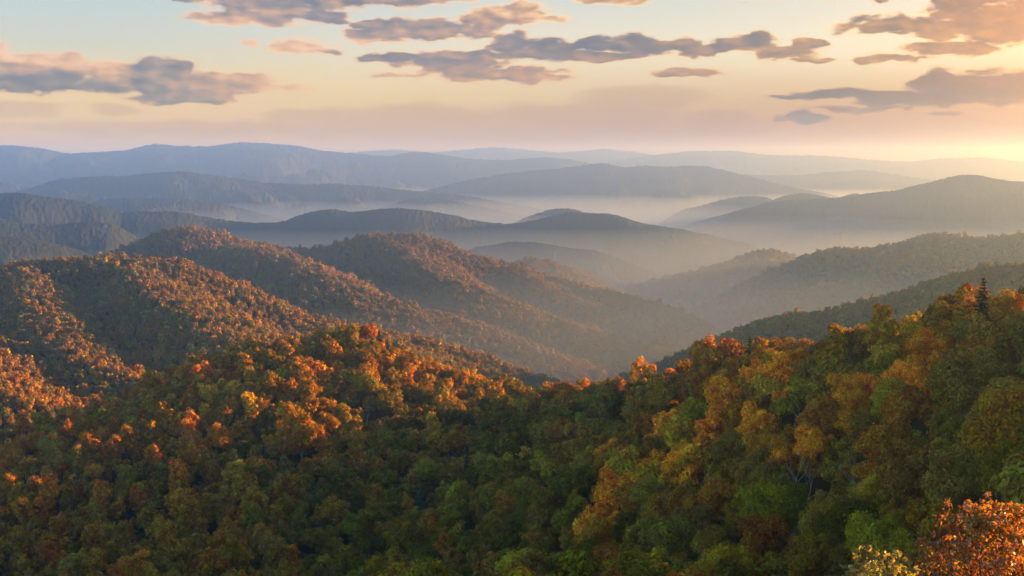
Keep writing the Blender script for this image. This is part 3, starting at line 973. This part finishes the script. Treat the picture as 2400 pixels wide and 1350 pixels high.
def species(px, py, d, x, y):
    r2 = ((px[:, None] - AX[:, 0]) ** 2 + (py[:, None] - AX[:, 1]) ** 2) / AX[:, 2] ** 2
    w = np.exp(-r2) + 1e-6
    W_ = (w[:, :, None] * AW[None]).sum(1)
    far = d > 880
    left = np.array((.22, .03, .05, .02, .28, .22, .07, .11, .00, 0))
    gold = np.array((.34, .08, .04, .07, .20, .08, .04, .15, .00, 0))
    mid_ = np.array((.40, .14, .08, .03, .24, .05, .01, .05, .00, 0))
    fl = np.clip((px - 150) / 500, 0, 1)[:, None]
    W_[far] = (left * (1 - fl) + gold * fl)[far]
    W_[d > 1750] = mid_
    W_[(d > 1000) & (px > 1380)] = gold
    W_ = W_ / W_.sum(1, keepdims=True)
    # neighbours tend to be alike
    u = fbm(x / 45 + 31, y / 45, 77, 2)
    u = np.clip((u - 0.28) / 0.44, 0, 0.999)
    u = np.mod(u * 2.0 + rng.random(len(x)) * 0.55, 1.0)
    k = (np.cumsum(W_, 1) > u[:, None]).argmax(1)
    for (a, b, wd) in BANDS:       # belts of trees coloured orange to imitate sunbeams across the right slope
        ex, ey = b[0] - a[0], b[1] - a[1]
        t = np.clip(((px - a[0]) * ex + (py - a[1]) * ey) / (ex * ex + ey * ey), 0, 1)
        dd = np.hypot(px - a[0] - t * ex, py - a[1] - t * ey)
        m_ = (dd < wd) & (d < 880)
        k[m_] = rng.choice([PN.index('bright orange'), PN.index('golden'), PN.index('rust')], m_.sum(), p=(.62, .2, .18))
    return k


# trees picked out one by one: px, py of the crown's middle, distance, scale, colour, form
PICK = [
    (2265, 905, 215, 1.75, 'brown', 'round'), (2365, 1010, 185, 1.45, 'olive', 'round'), (2085, 975, 262, 1.1, 'bright green', 'round'), (1715, 1040, 345, 1.1, 'golden', 'wide'),
    (1800, 1185, 255, 1.5, 'bright green', 'wide'), (1225, 1335, 335, 1.5, 'golden', 'wide'), (1055, 943, 640, 1.05, 'red', 'round'), (957, 868, 690, 1.15, 'orange', 'tall'),
    (705, 1015, 575, 2.0, 'olive', 'round'), (440, 1085, 545, 1.7, 'rust', 'tall'), (425, 1130, 525, 1.5, 'rust', 'tall'), (1240, 945, 650, 1.0, 'orange', 'wide'), (1540, 855, 590, 1.1, 'red', 'wide'),
    (1910, 778, 455, 1.1, 'green', 'wide'), (2155, 730, 385, 1.25, 'golden', 'wide'), (1800, 815, 485, 1.05, 'golden', 'round'), (1490, 868, 612, 1.1, 'green', 'wide'), (1175, 872, 715, 1.1, 'red', 'wide'),
    (380, 1245, 480, 1.4, 'olive', 'round'), (765, 1092, 530, 1.0, 'orange', 'round'), (1180, 1330, 325, 1.2, 'rust', 'round'), (2040, 1160, 235, 1.0, 'golden', 'round'), (2395, 705, 318, 1.2, 'dark green', 'round'),
    (2195, 735, 372, 0.95, 'orange', 'wide'), (1740, 838, 520, 1.0, 'rust', 'wide'), (1650, 850, 556, 1.0, 'rust', 'round'), (2300, 1105, 175, 1.1, 'brown', 'round'), (2390, 1110, 150, 1.1, 'green', 'round'),
    (1395, 890, 665, 1.0, 'green', 'wide'), (1640, 965, 420, 1.1, 'bright green', 'round'), (1000, 1100, 500, 1.3, 'bright green', 'wide'), (1060, 1110, 490, 1.1, 'olive', 'round'),
    (1380, 1060, 430, 1.3, 'bright green', 'round'), (1550, 1215, 300, 1.2, 'rust', 'round'), (820, 1300, 420, 1.2, 'bright green', 'round'), (1430, 1010, 500, 1.2, 'green', 'round'),
]
FORMS = ['round', 'tall', 'wide', 'loose']

# ------------------------------------------------------------------ tree kinds
LIB = bpy.data.collections.new("tree_kinds")          # holds the kinds the forest is made from; not linked to the scene
HI, LO = [], []


def crown_kind(k, form, nleaf, half, store, name):
    V, F, L = crown_geo(100 + k, nleaf, half, form)
    TV, TF = trunk_geo(100 + k, L, 6 if nleaf > 1000 else 4)
    nV = len(V)
    o = mesh_obj(name, np.vstack([V, TV]), np.vstack([F, TF + nV]), [M_LEAF, M_BARK], mat_idx=[0] * len(F) + [1] * len(TF), link=False)
    LIB.objects.link(o)
    store.append((form, V, F, TV, TF))


NHI = 12
for k in range(NHI):
    crown_kind(k, FORMS[k % 4], 3800, 0.34, HI, 'canopy_near')
for k in range(8):
    crown_kind(20 + k, FORMS[k % 4], 1100, 0.60, LO, 'canopy_nearby_mid')
for k in range(8):
    crown_kind(40 + k, FORMS[k % 4], 330, 1.05, LO, 'canopy_small')
order = sorted(o.name for o in LIB.objects)
IDX_HI = [order.index(n) for n in order if n.startswith('canopy_near') and not n.startswith('canopy_nearby')]
IDX_MD = [order.index(n) for n in order if n.startswith('canopy_nearby')]
IDX_LO = [order.index(n) for n in order if n.startswith('canopy_small')]


def first_hit(px, py, h, d0=95.0, d1=1000.0):
    """distance at which the sight line through a photo pixel first meets the surface h above the ground"""
    a, t = px_dir(px, py)
    d = np.arange(d0, d1, 2.0)
    z = ground_z(d * math.sin(a), d * math.cos(a))
    k = np.nonzero(t * d <= z + h)[0]
    if len(k) == 0:
        j = int(np.argmin(t * d - z - h))
    else:
        j = k[0]
    return d[j] * math.sin(a), d[j] * math.cos(a), z[j], d[j]


SPR = [(889, 768, 21, 1, 'dark spruce on the knoll top, taller and left of a pair'), (908, 780, 18, 2, 'shorter dark spruce at the right of the pair on the knoll top'),
       (1757, 786, 22, 3, 'small dark pointed spruce standing alone on the right crest'), (2306, 645, 25, 4, 'tallest dark spruce rising above the right crest against the haze'),
       (1094, 1040, 24, 5, 'nearly black narrow spruce in the green hollow'), (984, 1140, 15, 6, 'small grey green spruce with layered boughs in the hollow')]
BARE = [(1886, 1066, 16, 1, .42, 'pale forked dead tree with bleached limbs above a dark gap'), (1836, 1082, 17, 2, .35, 'thin pale dead tree just left of the forked bleached one'),
        (1880, 785, 17, 3, .5, 'fine twigged bare tree on the right crest'), (1888, 903, 17, 4, .5, 'small pale bare tree leaning among orange crowns on the right slope'),
        (2006, 868, 18, 5, .3, 'straight pale snag sticking out of the right slope'), (853, 944, 17, 6, .5, 'bare grey tree with level limbs on the knoll'),
        (572, 1062, 18, 7, .3, 'slender pale bare tree in the shade below the knoll'), (600, 1076, 17, 8, .35, 'second slender bare tree, right of the other in the shade'),
        (62, 1120, 18, 9, .25, 'pale straight dead trunk near the left edge'), (1654, 1285, 18, 10, .25, 'pale broken snag near the bottom of the right slope'),
        (2022, 1050, 18, 11, .55, 'grey leafless tree with dense twigs below the bright green tree'), (1845, 1265, 17, 12, .5, 'dim leafless tree low on the right slope'),
        (980, 1075, 17, 13, .4, 'thin grey bare tree in the hollow left of the black spruce')]
KEEP = []       # clearings left in the canopy so that these stand free: x, y, radius
for (px, py, h, sd_, lab) in SPR:
    x, y, z, d = first_hit(px, py, h)
    KEEP.append((x, y, 4.2))
    if sd_ < 5:
        KEEP += [(x * (1 - q / d), y * (1 - q / d), 4.0) for q in ((6.0, 12.0, 18.0) if sd_ == 4 else (5.0, 10.0))]
for (px, py, h, sd_, spread, lab) in BARE:
    x, y, z, d = first_hit(px, py, h * 0.92)
    KEEP.append((x, y, 3.0))
    KEEP += [(x * (1 - q / d), y * (1 - q / d), 3.6 if sd_ == 1 else 2.2) for q in ((5.0, 10.0, 15.0, 20.0, 26.0) if sd_ == 1 else (4.0,))]

tx, ty, ts, tk, tf, tpick = [], [], [], [], [], []
for (px, py, _d, sc, colr, form) in PICK:
    x, y, z, d = first_hit(px, py, 11.0 * sc)
    if any(math.hypot(x - kx, y - ky) < kr + 2.0 * sc for kx, ky, kr in KEEP):
        continue
    tx.append(x); ty.append(y); ts.append(sc); tk.append(PN.index(colr)); tf.append(FORMS.index(form))
NP = len(tx)
for (d0, d1, cell) in ((92, 900, 7.0), (900, 1900, 6.9), (1900, 2850, 8.0), (2850, 3600, 10.0)):
    x, y = scatter(d0, d1, cell)
    d = np.hypot(x, y)
    a = np.arctan2(x, y)
    z = ground_z(x, y)
    sc = np.clip(np.exp(rng.normal(size=len(x)) * (0.24 if d0 < 900 else 0.14)), 0.6, 1.6) * (cell / 7.9) ** 0.8 * 0.95
    big = rng.random(len(x)) < 0.10
    sc[big] *= 1.2
    px, py = to_px(np.stack([x, y, z + 11], -1))
    vis = ((z + 19 * sc) / d > sky_tan(a, d * 0.985) - 0.003) & (px > -130) & (px < 2530) & (py < 1470)
    x, y, z, sc, px, py, d = [q[vis] for q in (x, y, z, sc, px, py, d)]
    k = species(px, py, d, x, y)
    f = rng.choice(4, len(x), p=(.36, .24, .22, .18))
    lt = px < 650
    f[lt] = rng.choice(4, lt.sum(), p=(.26, .46, .10, .18))
    if d0 < 100:
        keep = np.ones(len(x), bool)
        for i in range(NP):
            keep &= np.hypot(x - tx[i], y - ty[i]) > 2.8 * ts[i] + 1.2
        for (kx, ky, kr) in KEEP:
            keep &= np.hypot(x - kx, y - ky) > kr + 1.5
        x, y, sc, k, f = x[keep], y[keep], sc[keep], k[keep], f[keep]
    tx += list(x); ty += list(y); ts += list(sc); tk += list(k); tf += list(f)
tx, ty, ts, tk, tf = (np.array(q) for q in (tx, ty, ts, tk, tf))
tz = ground_z(tx, ty)
td = np.hypot(tx, ty)
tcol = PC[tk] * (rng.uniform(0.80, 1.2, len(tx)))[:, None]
farf = np.clip((td - 700) / 900, 0, 0.6)[:, None]
tcol = tcol * (1 - farf) + np.array((0.115, 0.072, 0.016)) * farf
tcol *= 1 + rng.normal(size=(len(tx), 3)) * 0.07
trot = rng.uniform(0, 6.283, len(tx))
tsz = ts * rng.uniform(0.88, 1.12, len(tx))

# the 300 that show largest stand as trees of their own
cpx, cpy = to_px(np.stack([tx, ty, tz + 11.5 * ts], -1))
rad = 4.6 * ts / td * FPX
az_ = np.arctan2(tx, ty)
seen = (cpx > 4) & (cpx < 2396) & (cpy > 0) & (cpy < 1338) & (td < 900)
seen &= (tz + 14.0 * ts) / td > sky_tan(az_, td * 0.96) + 0.0
score = np.where(seen, rad, 0.0)
score[:NP] *= 1.5
# a crown mostly behind nearer crowns counts less
ordr = np.argsort(td)
near_i = [i for i in ordr if score[i] > 18]
for n_, i in enumerate(near_i):
    cov = 0.0
    for j in near_i[:n_]:
        dx, dy = abs(cpx[j] - cpx[i]), cpy[j] - cpy[i]
        if dx < rad[j] * 0.8 and -0.1 * rad[j] < dy < rad[j] * 0.75:
            cov = max(cov, 1 - dx / (rad[j] * 0.8 + 1e-6) * 0.5)
    score[i] *= (1 - 0.6 * cov)
sel = np.argsort(-score)[:300]
is_sel = np.zeros(len(tx), bool)
is_sel[sel] = True

# ------------------------------------------------------------------ the rest of the woods: one object
rest = np.nonzero(~is_sel)[0]
vi = np.empty(len(rest), np.int32)
for n_, i in enumerate(rest):
    d = td[i]
    if d < 480:
        c = [IDX_HI[q] for q in range(NHI) if q % 4 == tf[i]]
    elif d < 1000:
        c = [IDX_MD[q] for q in range(8) if q % 4 == tf[i]]
    else:
        c = [IDX_LO[q] for q in range(8) if q % 4 == tf[i]]
    vi[n_] = c[(i * 7919) % len(c)]


def build_forest():
    me = bpy.data.meshes.new('forest')
    P = np.stack([tx[rest], ty[rest], tz[rest] - 0.4], -1).astype(np.float32)
    me.vertices.add(len(P))
    me.vertices.foreach_set('co', P.ravel())

    def attr(name, typ, data, key):
        a_ = me.attributes.new(name, typ, 'POINT')
        a_.data.foreach_set(key, np.ascontiguousarray(data).ravel())
    attr('kind_index', 'INT', vi, 'value')
    attr('turn', 'FLOAT', trot[rest].astype(np.float32), 'value')
    attr('size', 'FLOAT_VECTOR', np.stack([ts[rest], ts[rest], tsz[rest]], -1).astype(np.float32), 'vector')
    attr('tree_col', 'FLOAT_COLOR', np.concatenate([tcol[rest], np.ones((len(rest), 1))], 1).astype(np.float32), 'color')
    me.materials.append(M_LEAF)
    o = bpy.data.objects.new('forest', me)
    COL.objects.link(o)
    ng = bpy.data.node_groups.new('forest', 'GeometryNodeTree')
    ng.interface.new_socket('Geometry', in_out='INPUT', socket_type='NodeSocketGeometry')
    ng.interface.new_socket('Geometry', in_out='OUTPUT', socket_type='NodeSocketGeometry')
    N, L = ng.nodes, ng.links
    gi, go = N.new('NodeGroupInput'), N.new('NodeGroupOutput')
    ci = N.new('GeometryNodeCollectionInfo')
    ci.inputs['Collection'].default_value = LIB
    ci.inputs['Separate Children'].default_value = True
    ci.inputs['Reset Children'].default_value = True
    ip = N.new('GeometryNodeInstanceOnPoints')
    ip.inputs['Pick Instance'].default_value = True

    def na(name, typ):
        n = N.new('GeometryNodeInputNamedAttribute')
        n.data_type = typ
        n.inputs['Name'].default_value = name
        return [q for q in n.outputs if q.enabled and q.name == 'Attribute'][0]
    cx = N.new('ShaderNodeCombineXYZ')
    L.new(na('turn', 'FLOAT'), cx.inputs[2])
    er = N.new('FunctionNodeEulerToRotation')
    L.new(cx.outputs[0], er.inputs[0])
    L.new(gi.outputs[0], ip.inputs['Points'])
    L.new(ci.outputs[0], ip.inputs['Instance'])
    L.new(na('kind_index', 'INT'), ip.inputs['Instance Index'])
    L.new(er.outputs[0], ip.inputs['Rotation'])
    L.new(na('size', 'FLOAT_VECTOR'), ip.inputs['Scale'])
    L.new(ip.outputs[0], go.inputs[0])
    md = o.modifiers.new('forest', 'NODES')
    md.node_group = ng
    tag(o, 'autumn woods covering the hills in rust, olive and gold', 'forest', None, 'stuff')


build_forest()

# ------------------------------------------------------------------ the trees of their own
protos = {}
FINE = []
for k in range(8):
    V, F, L = crown_geo(300 + k, 11000, 0.19, FORMS[k % 4])
    FINE.append((FORMS[k % 4], V, F, *trunk_geo(300 + k, L, 7)))
for k in range(NHI + 8):
    form, V, F, TV, TF = HI[k] if k < NHI else FINE[k - NHI]
    root = bpy.data.objects.new('broadleaf_tree', None)
    root.empty_display_size = 1.0
    cr = mesh_obj('crown', V, F, M_LEAF, root, link=False)
    tr = mesh_obj('trunk', TV, TF, M_BARK, root, link=False)
    protos[k] = (root, cr, tr)
used = set()


def place_tree(k, x, y, z, sx, sz, turn, col):
    r0, c0, t0 = protos[k]
    if k in used:
        r_, c_, t_ = r0.copy(), c0.copy(), t0.copy()
        c_.parent = r_
        t_.parent = r_
    else:
        used.add(k)
        r_, c_, t_ = r0, c0, t0
    r_.location = (x, y, z)
    r_.scale = (sx, sx, sz)
    r_.rotation_euler = (0, 0, turn)
    for o in (r_, c_, t_):
        COL.objects.link(o)
    c_['tree_col'] = [float(q) for q in col] + [1.0]
    return r_


FW = {0: 'round', 1: 'tall', 2: 'broad', 3: 'loose'}


def place_words(px, py, d):
    if px < 620:
        if py > 1240:
            return 'at the lower left'
        return 'on the rust coloured left flank'
    if px < 1350 and py < 930:
        return 'on top of the wooded knoll'
    if px < 1000 and py < 1150:
        return 'on the front of the knoll'
    if px < 1500:
        if py > 1240:
            return 'along the bottom edge'
        return 'in the dark green hollow'
    if py < 870 and px < 2250:
        return 'just below the right crest'
    if px > 2130:
        if py > 1080:
            return 'behind the foreground maple'
        return 'high on the right slope'
    if py > 1170:
        return 'low on the right slope'
    return 'on the middle of the right slope'


def make_labels(ii):
    X, Y_, Rr = cpx[ii], cpy[ii], rad[ii]
    cn = [PN[tk[i]] for i in ii]
    med = np.median(Rr)
    nb = []
    for q in range(len(ii)):
        dx, dy = X - X[q], Y_ - Y_[q]
        def best(mask, cost):
            c = np.where(mask, cost, 1e9)
            c[q] = 1e9
            j = int(np.argmin(c))
            return cn[j] if c[j] < 400 else None
        same = np.abs(dy) < 1.4 * Rr[q]
        nb.append((best(same & (dx < -0.4 * Rr[q]), np.abs(dx) + 2 * np.abs(dy)), best(same & (dx > 0.4 * Rr[q]), np.abs(dx) + 2 * np.abs(dy)),
                   best((np.abs(dx) < 1.2 * Rr[q]) & (dy > 0.4 * Rr[q]), np.abs(dy) + 2 * np.abs(dx)), best((np.abs(dx) < 1.2 * Rr[q]) & (dy < -0.4 * Rr[q]), np.abs(dy) + 2 * np.abs(dx))))
    out = [None] * len(ii)

    def art(w):
        return ('an ' if w[0] in 'aeiou' else 'a ') + w

    def var(q, lev):
        i = ii[q]
        size = 'big ' if Rr[q] > 1.35 * med else ('small ' if Rr[q] < 0.8 * med else '')
        base = f"{size}{FW[tf[i]]} {cn[q]} tree {place_words(X[q], Y_[q], td[i])}"
        l, r_, b, t = nb[q]
        if lev == 0:
            return base
        if lev == 1 and l and r_:
            return base + (f", between {art(l)} and {art(r_)} one" if l != r_ else f", between two {l} ones")
        if lev == 2 and b and t:
            return base + f", above {art(b)} and below {art(t)} one"
        if lev == 3 and b and l:
            return base + f", above {art(b)}, right of {art(l)} one"
        if lev == 4 and t and r_:
            return base + f", below {art(t)}, left of {art(r_)} one"
        if lev == 5 and l and r_ and b:
            return base.replace(' coloured', '') + f", {l} left, {r_} right, {b} below"
        return None
    todo = list(range(len(ii)))
    for lev in (1, 2, 3, 4, 5, 0):
        allv = {}
        for q in range(len(ii)):
            v = var(q, lev)
            if v and len(v.replace(',', '').split()) <= 16:
                allv.setdefault(v, []).append(q)
        taken = set(x for x in out if x)
        for v, qs in allv.items():
            if len(qs) == 1 and out[qs[0]] is None and v not in taken:
                out[qs[0]] = v
    # what is left: its place in the row of the ones like it
    ORD = ['leftmost', 'second', 'third', 'fourth', 'fifth', 'sixth', 'seventh', 'eighth', 'ninth', 'tenth', 'eleventh', 'twelfth']
    groups = {}
    for q in range(len(ii)):
        groups.setdefault((cn[q], place_words(X[q], Y_[q], 0)), []).append(q)
    for (c, pl), qs in groups.items():
        qs = sorted(qs, key=lambda q: X[q])
        for n_, q in enumerate(qs):
            if out[q] is None:
                if n_ == 0:
                    w = f"leftmost of the {c} trees {pl}"
                elif n_ == len(qs) - 1:
                    w = f"rightmost of the {c} trees {pl}"
                elif n_ < 12:
                    w = f"{ORD[n_]} from the left of the {c} trees {pl}"
                else:
                    m_ = len(qs) - 1 - n_
                    w = f"{ORD[m_] if m_ < 12 else 'middle one'} from the right of the {c} trees {pl}"
                out[q] = w
    return out


labs = make_labels(sel)
for i, lab in zip(sel, labs):
    c = [q for q in (range(NHI) if td[i] > 330 else range(NHI, NHI + 8)) if q % 4 == tf[i]]
    r_ = place_tree(c[int(i * 7919) % len(c)], tx[i], ty[i], tz[i] - 0.4, ts[i], tsz[i], trot[i], tcol[i])
    tag(r_, lab, 'tree', 'broadleaf trees on the near hillside')

# ------------------------------------------------------------------ spruces
for (px, py, h, sd_, lab) in SPR:
    x, y, z, d = first_hit(px, py, h)
    root = bpy.data.objects.new('spruce_tree', None)
    root.location = (x, y, z)
    COL.objects.link(root)
    V, F, TV, TF = spruce_geo(sd_, int(h * 1.25), h, h * (0.23 if sd_ != 5 else 0.14), 0.42, 13)
    cr = mesh_obj('crown', V, F, M_LEAF, root)
    cr['tree_col'] = [0.022, 0.021, 0.007, 1.0] if sd_ != 6 else [0.035, 0.05, 0.03, 1.0]
    mesh_obj('trunk', TV, TF, M_BARK, root)
    tag(root, lab, 'spruce', 'spruces among the broadleaf trees')

# ------------------------------------------------------------------ leafless trees
for (px, py, h, sd_, spread, lab) in BARE:
    x, y, z, d = first_hit(px, py, h * 0.92)
    V, F = bare_geo(sd_, h * 0.62, spread, 4, 0.17 + 0.05 * (sd_ in (1, 9, 5)), 0.35)
    top = V[:, 2].max()
    V = V * (1, 1, 1) * (h / top)
    o = mesh_obj('dead_tree', V, F, M_DEAD)
    o.location = (x, y, z)
    tag(o, lab, 'dead tree', 'bare trees among the woods')

# ------------------------------------------------------------------ foreground: maple and golden bush close to the lookout
def near_plant(name, lobes, d, nleaf, half, col, label, cat, sd_, bx):
    g = np.random.default_rng(sd_)
    P, N, C = [], [], []
    segs = []
    base = at(bx, 1500, d)
    base[2] = near_h(np.array([base[0]]), np.array([base[1]]))[0] - 0.3
    root = bpy.data.objects.new(name, None)
    root.location = base
    COL.objects.link(root)
    w = np.array([l[2] ** 2 for l in lobes], float)
    fork = at(bx, 1480, d) * 0.5 + base * 0.5
    for (px, py, r_), wt in zip(lobes, w / w.sum()):
        dd = d + g.uniform(-1.0, 1.0)
        c = at(px, py, dd)
        rm = r_ / FPX * dd
        # twigs carry the leaves in sprays
        nt = max(6, int(nleaf * wt / 16))
        dirs = unit(g.normal(size=(nt, 3)))
        tips = c + dirs * rm * (g.uniform(0.25, 1.08, (nt, 1)) ** 0.6)
        for t_, dv in zip(tips, dirs):
            n = g.integers(9, 24)
            q = t_ + g.normal(size=(n, 3)) * rm * 0.085
            P.append(q)
            N.append(unit(dv * 0.25 + (0.2, 0, 0.25) + g.normal(size=(n, 3)) * 0.8))
        mid = fork * 0.45 + c * 0.55 + g.normal(size=3) * 0.15
        segs.append(([fork, mid, c], [0.06, 0.035, 0.012]))
        for t_ in tips[:: max(1, nt // 5)]:
            st = mid * 0.35 + c * 0.65
            segs.append(([st, (st + t_) / 2 + g.normal(size=3) * 0.08, t_], [0.010, 0.006, 0.003]))
    segs.append(([base, base * .5 + fork * .5, fork], [0.14, 0.11, 0.08]))
    P, N = np.concatenate(P) - base, np.concatenate(N)
    V, F = leaf_quads(P, N, half * g.uniform(0.55, 1.3, len(P)), g, 0.8)
    cr = mesh_obj('crown', V, F, M_LEAF_NEAR, root)
    cr['tree_col'] = [*col, 1.0]
    segs = [([np.asarray(p) - base for p in pts], rr) for pts, rr in segs]
    TV, TF = tubes(segs, 5)
    mesh_obj('trunk', TV, TF, M_BARK, root)
    tag(root, label, cat)


MAPLE = [(2337, 1200, 50), (2395, 1222, 58), (2238, 1208, 40), (2285, 1228, 52), (2222, 1262, 42), (2172, 1300, 38), (2335, 1290, 80), (2410, 1310, 85), (2255, 1330, 75),
         (2185, 1352, 52), (2430, 1400, 110), (2310, 1410, 110), (2210, 1420, 80)]
BUSH = [(2040, 1318, 38), (2000, 1345, 34), (2092, 1325, 32), (2055, 1372, 60), (1962, 1366, 20), (2118, 1368, 44), (2010, 1400, 60), (2090, 1420, 70)]
near_plant('maple_tree', MAPLE, 27.0, 12500, 0.050, (0.19, 0.066, 0.005), 'orange red maple with sunlit leaves in the bottom right corner', 'maple', 5, 2330)
near_plant('bush', BUSH, 24.0, 4200, 0.042, (0.17, 0.10, 0.010), 'golden yellow bush at the bottom, left of the orange maple', 'bush', 6, 2050)
print('trees', len(tx), 'forest', len(rest))
